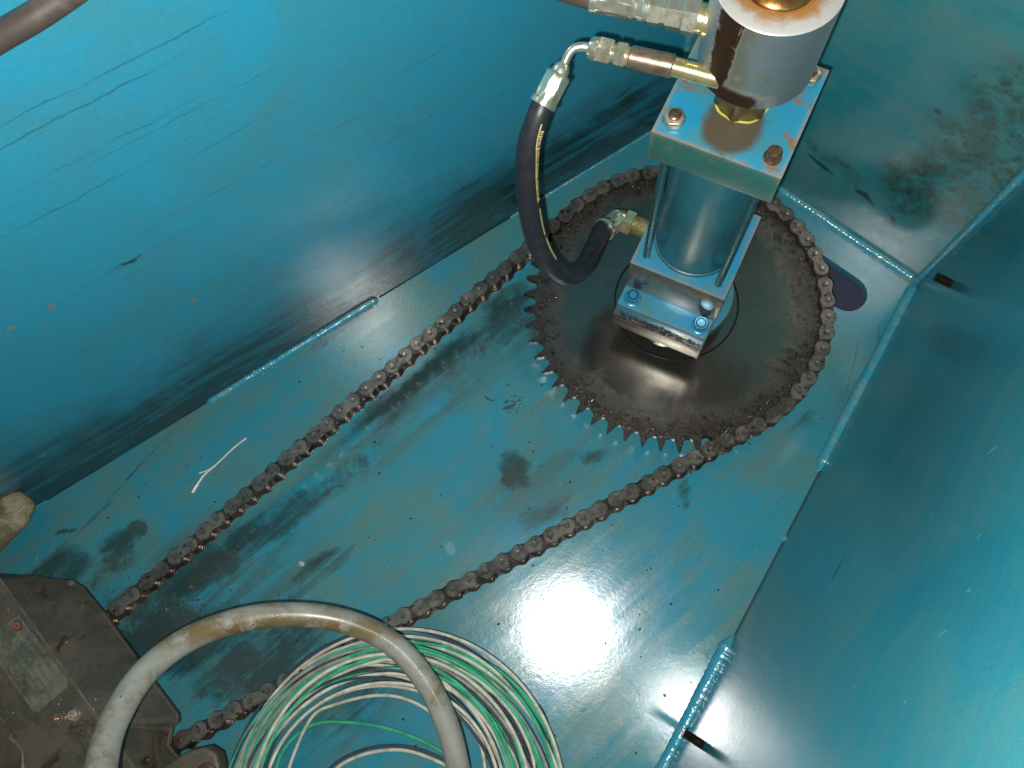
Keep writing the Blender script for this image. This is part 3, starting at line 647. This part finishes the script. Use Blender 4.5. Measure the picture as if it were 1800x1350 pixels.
# yellow printed line with broken lettering on the flank of the hose
m_yel = simple('yellow_print', (.62, .47, .20), 0, .5, (.40, .28, .10), 200)
def hose_print(fr, i0, i1, dirv, w, name, par, pattern):
    pts, frames, rs = fr; mb = MB(); acc = 0
    for i in range(i0, i1):
        for hh in range(4):
            if not pattern(i, hh): continue
            q = []
            for (ii, ff) in ((i+hh/4, 0), (i+(hh+1)/4, 1)):
                j = int(ii); fq = ii-j
                if j >= len(pts)-1: j = len(pts)-2; fq = 1
                p = pts[j].lerp(pts[j+1], fq); T = (pts[j+1]-pts[j]).normalized(); r = rs[j]+.00025
                n = (dirv-T*dirv.dot(T)).normalized(); b = T.cross(n)
                for s in (-1, 0, 1):
                    an = s*w/r; q.append(p+(n*math.cos(an)+b*math.sin(an))*r)
            mb.add(q, [(0, 1, 4, 3), (1, 2, 5, 4)])
    return P_(mb.build(name, m_yel), par)
sidev = Vector((.70, -.16, .70)).normalized()
lett = [1, 0, 1, 1, 0, 1, 0, 0, 1, 1, 1, 0, 1, 0, 1, 1, 0, 1, 1, 0]
hose_print(frA, 12, 33, sidev, .0015, 'printed_lettering', hA, lambda i, h: lett[(i*4+h) % 20])
hose_print(frA, 10, 33, (sidev+Vector((-.12, .0, .18))).normalized(), .0005, 'printed_line', hA, lambda i, h: True)
hose_print(frA, 35, 52, sidev, .0010, 'printed_stripe', hA, lambda i, h: not (i == 43))
# lower elbow
e0 = W(1062, 404, .178); e1 = W(1088, 385, .170); port = MC @ Vector((-.0455, .004, .168)); pdx = (MC.to_3x3() @ Vector((-1, 0, 0)))
hx0 = port+pdx*.026; hx1 = port+pdx*.0165
ferrule(e1, e0, .0108, hA)
tp = spline([lerp(e0, e1, .9), e1, lerp(e1, hx0, .5)+Vector((.0, .001, 0)), hx0, hx1], 6)
P_(MB().tube(tp, .0088, 20).build('elbow_body', m_zincb), hA)
segw(hx0, hx1, [(.0120, 0), (.0128, .07), (.0128, .93), (.0122, 1)], m_zincb, 'elbow_nut', parent=hA, hexa=True)
k = []
Lp_ = .0165
for i in range(9): k += [(.0100, i/9), (.0093, i/9+.055)]
k.append((.0095, 1.)); segw(hx1, port-pdx*.001, k, m_zincb, 'port_thread', parent=hA)
# hose B along the top edge
qa = W(1250, 36, .468); qb = W(1036, -6, .468)
hB = thing('feed_hose', 'dark hose with bright hexagon fittings entering the swivel at the top edge', 'hose', M=Matrix.Translation(qa)); bpy.context.view_layer.update()
def Q(f): return lerp(qa, qb, f)
segw(Q(-.16), Q(.10), [(.0095, 0), (.0095, .62), (.0102, .66), (.0102, .8), (.0090, .85), (.0090, 1)], m_zincb, 'adapter_neck', parent=hB)
segw(Q(.10), Q(.22), [(.0104, 0), (.0112, .06), (.0112, .94), (.0106, 1)], m_zinc, 'hexagon_adapter', parent=hB, hexa=True)
segw(Q(.22), Q(.39), [(.0093, 0), (.0099, .06), (.0099, .74), (.0086, .80), (.0086, 1)], m_zinc, 'swivel_nut', parent=hB, hexa=True)
segw(Q(.39), Q(.50), [(.0091, 0), (.0098, .06), (.0098, .94), (.0091, 1)], m_zinc, 'hexagon_collar', parent=hB, hexa=True)
segw(Q(.50), Q(.61), [(.0072, 0), (.0088, .4), (.0072, .9), (.0072, 1)], m_zinc, 'socket_neck', parent=hB)
ferrule(Q(.60), Q(.98), .0086, hB)
hb = spline([Q(.9), Q(1.05), W(960, -28, .462), W(860, -60, .45), W(700, -120, .46)], 8)
m_brhose = simple('brown_hose_rubber', (.085, .060, .045), 0, .55, (.045, .036, .030), 50, bump=.2, bscale=500)
P_(MB().tube(hb, .0070, 24).build('rubber_hose', m_brhose), hB)
# hose C crossing the top left corner
hc = spline([W(-160, 150, .56), W(-60, 102, .565), W(0, 65, .57), W(55, 33, .573), W(108, -2, .575), W(170, -48, .58), W(240, -110, .58)], 8)
o = MB().tube(hc, .0066, 26).build('brown_hose', m_brhose); tag(o, 'dull brown hose crossing the top left corner of the blue wall', 'hose')

# studs
stud(1236, 1310, 0, .019, .0042, 'black threaded stud low on the right wall by the long weld')
stud(1672, 499, 0, .016, .0044, 'dark threaded stud near the far right corner')

# ------------------------------------------------------------------ gear motor at the lower left
m_motor = simple('greasy_brown_casting', (.105, .082, .058), .1, .50, (.054, .054, .038), 34, .9, .38, .62, bump=.4, bscale=380, bdist=.0010, dark=(.040, .020, .010), dscale=30)
m_edge = simple('light_casting', (.15, .13, .10), .2, .45, (.07, .06, .045), 60, bump=.3)
mot = thing('gear_motor', 'greasy brown gear motor housing with rating plate in the lower left corner', 'motor', M=Matrix.Translation(W(120, 1250, 0))); bpy.context.view_layer.update()
def pz(lst, z): return [(W(x, y, z).x, W(x, y, z).y) for x, y in lst]
ZM = .066; ZU = .118
OUT = [(-10, 1008), (58, 1012), (129, 1022), (145, 1032), (185, 1081), (246, 1165), (277, 1208), (313, 1256), (313, 1270), (302, 1279), (296, 1310), (322, 1340), (330, 1420)]
RID = [(0, 1018), (43, 1078), (121, 1190), (181, 1272), (236, 1345), (262, 1400)]
FLT = [(250, 1480), (70, 1480), (40, 1350), (44, 1322), (22, 1300), (0, 1266), (-130, 1120), (-130, 1000), (-40, 996)]
base = pz([(-130, 1004)]+OUT+[(300, 1480), (-130, 1480)], ZM)
P_(MB().prism(base, ZM-.006, ZM).bevel(.0012, 2).build('cover_plate', m_motor), mot)
basei = pz([(-60, 1100), (0, 1085), (60, 1100), (150, 1230), (180, 1300), (190, 1480), (-60, 1480)], ZM)
P_(MB().prism(basei, .0, ZM-.0062).bevel(.001, 1).build('lower_housing', m_motor), mot)
# cast cover: flat crown on the left, long ridge, one facet sloping down to the rim
mb = MB(); V = [W(x, y, ZU) for x, y in RID+FLT]; nR = len(RID); nF = len(V)
V += [W(x+(-3 if x > 20 else 0), y+1, ZM+.001) for x, y in OUT]; Fc = [tuple(range(nF))]
rk = [0, 0, 1, 1, 1, 2, 3, 3, 3, 3, 4, 4, 5]
for i in range(len(OUT)-1):
    a_, b_ = nF+i, nF+i+1
    if rk[i] == rk[i+1]: Fc.append((rk[i], a_, b_))
    else: Fc.append((rk[i], a_, b_, rk[i+1]))
Fc.append((rk[0], nF-1, nF)); mb.add(V, Fc); mb.bevel(.0022, 3, 8)
P_(mb.build('gear_case', m_motor, None, 25), mot)
# lighter strip along the ridge
rp = [W(x, y, ZU-.0006) for x, y in ((0, 1018), (43, 1077), (121, 1189), (180, 1271))]
P_(MB().tube(spline(rp, 8), .0011, 8).build('light_ridge', m_edge), mot)
# rounded ear with a red plug at the bottom
ear = pz([(250, 1420), (270, 1358), (300, 1338), (332, 1319), (361, 1313), (380, 1325), (386, 1345), (384, 1420)], .10)
P_(MB().prism(ear, .080, .100).bevel(.004, 4).build('rounded_ear', m_motor), mot)
m_red = simple('faded_red', (.11, .022, .018), 0, .5, (.06, .02, .015), 120)
P_(MB().lathe([(.0085, .1003), (.0085, .1022), (.0070, .1030), (.0010, .1032)], Matrix.Translation(Vector((*W(362, 1358, .10).xy, 0))), 24).build('red_plug', m_red), mot)
# rating plate
pl = [(33, 1080), (119, 1196), (117, 1208), (66, 1254), (57, 1250), (-30, 1132), (-28, 1122)]
t = NT('grubby_rating_plate'); n1 = t.noise(60, 6, .7, None, .5)
c = t.mix(t.ramp(n1, .40, .62), (.22, .22, .15), (.13, .135, .10)); c = t.mix(t.ramp(t.noise(22, 5, .7, None, .5, 3), .52, .68), c, (.10, .085, .035))
t.set(Base_Color=c, Metallic=.35, Roughness=.42, Normal=t.bump(t.noise(300, 4), .2, .0004)); m_plate = t.m
zp = ZU+.0012
plate = P_(MB().prism(pz(pl, zp), ZU+.0002, zp).bevel(.0004, 1).build('rating_plate', m_plate), mot)
tag(plate, 'worn aluminium rating plate with red oval emblem and printed rows')
bpy.context.view_layer.update()
m_ink = simple('black_ink', (.035, .038, .035), 0, .6, (.08, .08, .06), 300)
u0 = W(33, 1080, zp); u1 = W(119, 1196, zp); ux = (u1-u0).normalized(); uy = Vector((0, 0, 1)).cross(ux)   # uy points up the plate
plL = (u1-u0).length; plW = (W(66, 1254, zp)-W(119, 1200, zp)).length
MPl = Matrix((ux, uy, Vector((0, 0, 1)))).transposed().to_4x4(); MPl.translation = u0
def P3(o, M): o.parent = plate; o.matrix_parent_inverse = plate.matrix_world.inverted(); o.matrix_world = M; return o
def text(s, x, y, h, name='plate_lettering', mat=None):
    cu = bpy.data.curves.new('txt', 'FONT'); cu.body = s; cu.size = h; tmp = bpy.data.objects.new('txt', cu); COL.objects.link(tmp)
    bpy.context.view_layer.update(); dg = bpy.context.evaluated_depsgraph_get(); me = bpy.data.meshes.new_from_object(tmp.evaluated_get(dg)); bpy.data.objects.remove(tmp)
    me.materials.clear(); me.materials.append(mat or m_ink); o = link(name, me); return P3(o, MPl @ Matrix.Translation((x, y, .00018)))
text('VIA BOLOGNA (ITALIA)', .0235, -.0070, .0042); text('UNI EN', .0130, -.0050, .0026); text('RIDUTTORI', .0120, -.0078, .0026)
text('MADE IN ITALY', .036, -.0115, .0030)
rows = ['TIPO      Nr.  51', 'RPM 1400   i 28', 'N.  06257  kW 0,75', 'V 220/380  Hz 50', 'OLIO 68   cos 0,8']
for i, s in enumerate(rows): text(s, .004+.001*i, -.0172-.0056*i, .0036)
for i in range(6):
    y = -.0134-.0056*i; o = MB().box(.002, plL-.008, y-.00018, y+.00018, .00010, .00022).build('ruled_line', m_ink); P3(o, MPl)
ov = [(math.cos(a)*.0052, math.sin(a)*.0044) for a in np.linspace(0, 6.283, 33)[:-1]]
em = MB().prism(ov, .0001, .0005).build('oval_rim', simple('dark_rim', (.03, .015, .012), 0, .5)); P3(em, MPl @ Matrix.Translation((.0075, -.0070, 0)))
ov2 = [(x*.84, y*.84) for x, y in ov]
em = MB().prism(ov2, .0004, .0007).build('red_oval', simple('faded_red_enamel', (.30, .085, .05), 0, .45, (.2, .06, .04), 200)); P3(em, MPl @ Matrix.Translation((.0075, -.0070, 0)))
em = MB().prism([(-.0032, .0006), (-.0008, .0002), (-.0001, .0012), (.0030, -.0006), (.0006, -.0003), (0, -.0012)], .0007, .0009).build('emblem_bar', m_ink); P3(em, MPl @ Matrix.Translation((.0075, -.0070, 0)))
for (px, py) in ((8, 1105), (87, 1221)):
    P_(MB().lathe([(.0020, zp), (.0017, zp+.0008), (.0004, zp+.0011)], Matrix.Translation((*W(px, py, zp).xy, 0)), 14).build('plate_rivet', m_edge), plate)
# cap screw and shiny plug glinting below the plate
for (px, py, r) in ((108, 1262, .0052), (133, 1256, .0046)):
    T = Matrix.Translation((*W(px, py, ZU).xy, ZU))
    P_(MB().lathe([(r*1.25, .0001), (r*1.2, .0016), (r, .0018), (r, .0060), (r*.85, .0068), (r*.45, .0068), (r*.42, .0035), (r*.05, .0034)], T, 24).build('cap_screw', m_rustz if r > .005 else m_rawsteel), mot)
P_(MB().lathe([(.0040, .0), (.0040, .004), (.003, .005), (.0003, .0052)], Matrix.Translation((*W(126, 1026, ZM).xy, ZM)), 18).build('dowel', m_edge), mot)
fr_ = W(22, 1303, ZU+.001); P_(MB().tube(spline([W(18, 1296, ZU), W(38, 1318, ZU), W(41, 1345, ZU), W(40, 1390, ZU)], 6), .0018, 8).build('oil_edge', m_edge), mot)
# wheel of the motor, mostly under the cover
M0 = W(170, 1215, 0)
dw = [(-RS, 0)]
pol = []
for k in range(16):
    a0 = k*2*math.pi/16
    for (rr, da) in ((.040, -.06), (.040, .06), (.048, .11), (.048, .17)): pol.append((math.cos(a0+da)*rr, math.sin(a0+da)*rr))
P_(MB().prism(pol, ZC-.0045, ZT, Matrix.Translation(W(150, 1200, 0).xy.to_3d())).build('drive_wheel', m_spr), mot)
# paper-pale grit lying on the housing
pts = []
for k in range(45):
    x, y = rc.uniform(0, 300), rc.uniform(1030, 1345); 
    if x > (y-1010)*1.0+20: continue
    
    dd = (W(x, y, .09)-W(x+0, 1018+1.41*x, ZU)).length if False else 0
    fr = max(0., min(1., (x-(y-1018)/1.41)/max(30., 260-.55*abs(y-1160)))); zz_ = ZU+(ZM-ZU)*min(1, fr*1.6+.0)
    pts.append((W(x, y, zz_+.001), rc.choice([.0003, .0004, .0005, .0008]), .5))
for k in range(40):
    x, y = rc.uniform(0, 180), rc.uniform(1030, 1345)
    if x > (y-1018)*.70-5: continue
    pts.append((W(x, y, ZU), rc.choice([.0003, .0004, .0005]), .5))
m_grit = simple('pale_grit', (.42, .38, .30), 0, .7, (.25, .2, .13), 100)
o = clumps('grit', pts, m_grit, None); P_(o, mot)

# ------------------------------------------------------------------ thick grey cable
t = NT('grey_cable_sheath'); n1 = t.noise(26, 7, .7, None, .6); n2 = t.noise(90, 5, .75, None, .4, 4)
g = t.n.new('ShaderNodeNewGeometry'); sp = t.n.new('ShaderNodeSeparateXYZ'); t.l.new(t.tc.outputs['Object'], sp.inputs[0])
k = t.math('MULTIPLY', t.ramp(n1, .50, .63), t.ramp(n2, .42, .55))
c = t.mix(t.ramp(n1, .3, .7), (.31, .30, .255), (.23, .22, .18)); stain = t.blob(W(500, 1108, .19).xy, .17, .020, 0, .8, None, t.warp(.02, 40), 'xy', 1.)
c = t.mix(t.math('MULTIPLY', stain, t.ramp(t.math('ADD', n2, t.math('MULTIPLY', n1, .5)), .55, .80)), c, (.15, .095, .03)); c = t.mix(t.math('MULTIPLY', k, .75), c, (.17, .125, .06))
c = t.mix(t.ramp(t.voro(95), .10, .05), c, (.05, .04, .02))
t.set(Base_Color=c, Roughness=.30, Normal=t.bump(n2, .12, .0006)); t.b.inputs['Specular IOR Level'].default_value = .6
m_cab = t.m
cb_ = [W(205, 1480, .36), W(180, 1400, .34), (W(180, 1335, .32)), W(203, 1262, .295), W(255, 1182, .265), W(330, 1124, .235), (W(425, 1089, .21)), W(520, 1080, .19), W(612, 1094, .175), W(690, 1132, .16), W(748, 1197, .15), W(786, 1275, .14), W(806, 1355, .13), W(815, 1440, .10), W(815, 1520, .06)]
o = MB().tube(spline(cb_, 12), .0101, 32).build('thick_cable', m_cab); tag(o, 'thick grey sheathed cable arching over the wires, stained brown at its crown', 'cable')

# ------------------------------------------------------------------ coil of thin wires
mw = {'green': simple('green_wire_sheath', (.06, .46, .25), 0, .34, (.035, .27, .14), 60, bump=.1), 'white': simple('cream_wire_sheath', (.66, .63, .52), 0, .36, (.40, .36, .27), 60, bump=.1),
      'navy': simple('navy_wire_sheath', (.045, .058, .080), 0, .32, (.05, .06, .08), 60, bump=.1), 'grey': simple('grey_wire_sheath', (.30, .29, .27), 0, .36, (.16, .15, .13), 60, bump=.1)}
wc = thing('wire_coil', 'loose coil of thin green, cream and dark blue wires on the floor', 'wires', M=Matrix.Translation(W(692, 1420, 0))); bpy.context.view_layer.update()
PX = .84/1400
rw = random.Random(21)
def loop(colr, cx, cy, r, z, e=1., ph=0., a0=0., a1=6.283, rad=.00165, wob=.003):
    if colr == 'navy': rad = .00135
    C0 = W(cx, cy, z); pts = []; n = int(110*(a1-a0)/6.283); p1, p2, p3 = (rw.uniform(0, 6.28) for _ in range(3)); zw = rw.uniform(.002, .007)
    for i in range(n+1):
        a = a0+(a1-a0)*i/n; rr = r*PX*(1+.5*wob/.1*math.sin(2*a+p1)*.5+.012*math.sin(3*a+p2)); x = rr*math.cos(a); y = rr*math.sin(a)*e
        ca, sa = math.cos(ph), math.sin(ph)
        pts.append(Vector((C0.x+x*ca-y*sa, C0.y+x*sa+y*ca, max(.0035, z+zw*math.sin(2*a+p3)))))
    o = MB().tube(pts, rad, 8).build('wire', mw[colr]); P_(o, wc); o['label'] = {'green': 'green', 'white': 'cream', 'navy': 'dark blue', 'grey': 'dirty grey'}[colr]+' insulated wire'; return o
spec = [('green', 688, 1424, 276), ('white', 698, 1422, 262), ('green', 670, 1420, 252), ('grey', 692, 1428, 270), ('white', 678, 1424, 242), ('green', 704, 1420, 268), ('navy', 672, 1416, 246), ('white', 684, 1406, 212), ('white', 684, 1428, 272), ('green', 702, 1426, 288), ('white', 676, 1410, 228), ('navy', 688, 1426, 266), ('green', 684, 1420, 246), ('grey', 668, 1412, 236), ('white', 696, 1420, 252), ('navy', 694, 1414, 238), ('white', 660, 1422, 256), ('navy', 694, 1420, 288), ('green', 692, 1421, 284), ('white', 690, 1424, 279), ('white', 700, 1430, 283), ('green', 706, 1428, 276), ('white', 700, 1423, 281), ('green', 676, 1424, 262),
        ('white', 668, 1420, 250), ('grey', 676, 1418, 246), ('navy', 680, 1418, 254), ('green', 664, 1416, 238), ('white', 656, 1414, 232), ('green', 690, 1430, 268), ('grey', 686, 1424, 258), ('white', 690, 1416, 240),
        ('navy', 680, 1408, 224), ('green', 676, 1404, 216), ('white', 664, 1412, 222), ('navy', 672, 1404, 208), ('green', 700, 1408, 226), ('grey', 660, 1408, 226), ('white', 684, 1412, 234), ('green', 650, 1418, 240), ('navy', 654, 1414, 216), ('grey', 700, 1432, 262), ('green', 696, 1436, 258), ('white', 672, 1398, 196)]
for i, (c_, cx, cy, r) in enumerate(spec):
    loop(c_, cx-6+rw.uniform(-6, 6), cy+10+rw.uniform(-4, 4), r-15, .010+.0012*i+rw.uniform(0, .004)+(.02 if i > 14 else 0), 1.+rw.uniform(-.08, .04), rw.uniform(-.8, .8), wob=rw.uniform(.002, .018))
def wpath(colr, P, z=.03, rad=.0017):
    o = MB().tube(spline([W(x, y, z) for x, y in P], 10), rad, 8).build('wire', mw[colr]); P_(o, wc); o['label'] = {'green': 'green', 'white': 'cream', 'navy': 'dark blue', 'grey': 'dirty grey'}[colr]+' insulated wire'
wpath('white', [(500, 1420), (505, 1360), (545, 1265), (590, 1238), (670, 1222), (735, 1238), (790, 1285), (830, 1360), (850, 1440)], .012)
wpath('green', [(480, 1420), (492, 1330), (545, 1276), (615, 1270), (690, 1283), (760, 1312), (830, 1360), (900, 1420)], .010)
wpath('white', [(560, 1400), (590, 1352), (640, 1326), (700, 1318), (750, 1330), (800, 1356), (850, 1400)], .012)
wpath('navy', [(555, 1395), (585, 1346), (640, 1318), (700, 1311), (755, 1324), (808, 1352), (858, 1395)], .014)
wpath('white', [(850, 1190), (880, 1215), (905, 1262), (915, 1310), (900, 1400)], .040)
wpath('green', [(800, 1160), (850, 1215), (880, 1280), (890, 1350), (880, 1420)], .045)
wpath('white', [(790, 1240), (830, 1280), (850, 1330), (855, 1420)], .045)
wpath('green', [(775, 1200), (830, 1230), (890, 1290), (920, 1370)], .030)
wpath('navy', [(780, 1180), (850, 1200), (940, 1235), (968, 1300), (975, 1400)], .022)

# ------------------------------------------------------------------ glove tip at the left edge
t = NT('soiled_leather'); n1 = t.noise(40, 7, .7, None, .6)
t.set(Base_Color=t.mix(t.ramp(n1, .38, .64), (.30, .27, .17), (.13, .10, .05)), Roughness=.7, Normal=t.bump(t.noise(120, 6, .7), .5, .0015)); m_gl = t.m
gp = spline([W(-150, 1040, .045), W(-80, 985, .050), W(-30, 945, .052), W(10, 910, .050), W(35, 885, .046), W(50, 870, .044)], 8)
n = len(gp); gr = [.027*math.sqrt(max(0.01, 1-((i/(n-1))**2.6))) for i in range(n)]
gr = [.0265-.0065*(i/(n-1)) if i < n*.72 else max(.0005, (.0265-.0065*.72)*math.sqrt(max(0, 1-((i/(n-1)-.72)/.28)**2))) for i in range(n)]
mb = MB().tube(gp, gr, 28)
for v in mb.bm.verts: v.co.z = .048+(v.co.z-.048)*.62; v.co += Vector((math.sin(v.co.y*260), math.cos(v.co.x*240), math.sin(v.co.x*330+v.co.y*200)))*.0006
o = mb.build('work_glove', m_gl, None, 180); tag(o, 'pale soiled leather glove finger poking in at the left edge', 'glove')

# ------------------------------------------------------------------ scratch built as a thin raised sliver, flakes, crumbs on the floor
m_white = simple('white_scratch', (.75, .76, .74), 0, .4, (.6, .6, .58), 100)
o = MB().tube(spline([W(338, 866, .0012), W(352, 844, .0012), W(362, 832, .0015), W(385, 812, .0014), (W(410, 788, .0014)), W(433, 770, .0010)], 6), [.0016]*4+[.0012]*12+[.0009]*15, 6)
o.tube([W(350, 832, .0012), W(362, 828, .0014), W(378, 820, .0014)], .0008, 6)
o = o.build('scratch_sliver', m_white); tag(o, 'thin forked white scratch built as a sliver on the floor by the upper chain run', 'sliver')
pts = []
for k in range(420):
    px, py = rc.uniform(60, 1450), rc.uniform(420, 1340)
    P = W(px, py, .0003)
    if (P-cLB).dot(Vector((-Ld.y, Ld.x, 0))) > -.004 or (P-cBR).dot(Vector((-Rd.y, Rd.x, 0))) < .004: continue
    pts.append((P, rc.choice([.0004, .0005, .0006, .0008, .0012]), .5))
for (cx, cy, s) in ((300, 1090, 70), (230, 1010, 60), (900, 710, 14), (340, 1040, 40)):
    for k in range(45): pts.append((W(cx+rc.gauss(0, s), cy+rc.gauss(0, s*.7), .0003), rc.uniform(.0004, .0011), .5))
o = clumps('oily_crumbs', pts, m_grease, None); tag(o, 'dark oily crumbs scattered over the floor plate', 'crumbs')
m_fl = simple('pale_flake', (.50, .52, .50), 0, .5)
pts = [(W(530, 991, .0004), .0032, .12)]
for k in range(110):
    P = W(rc.uniform(60, 1400), rc.uniform(560, 1340), .0004)
    if (P-cLB).dot(Vector((-Ld.y, Ld.x, 0))) > -.004 or (P-cBR).dot(Vector((-Rd.y, Rd.x, 0))) < .004: continue
    pts.append((P, rc.choice([.0003, .0004, .0006]), .5))
o = clumps('pale_flakes', pts, m_fl, None); tag(o, 'tiny pale flakes scattered over the floor plate', 'flakes')
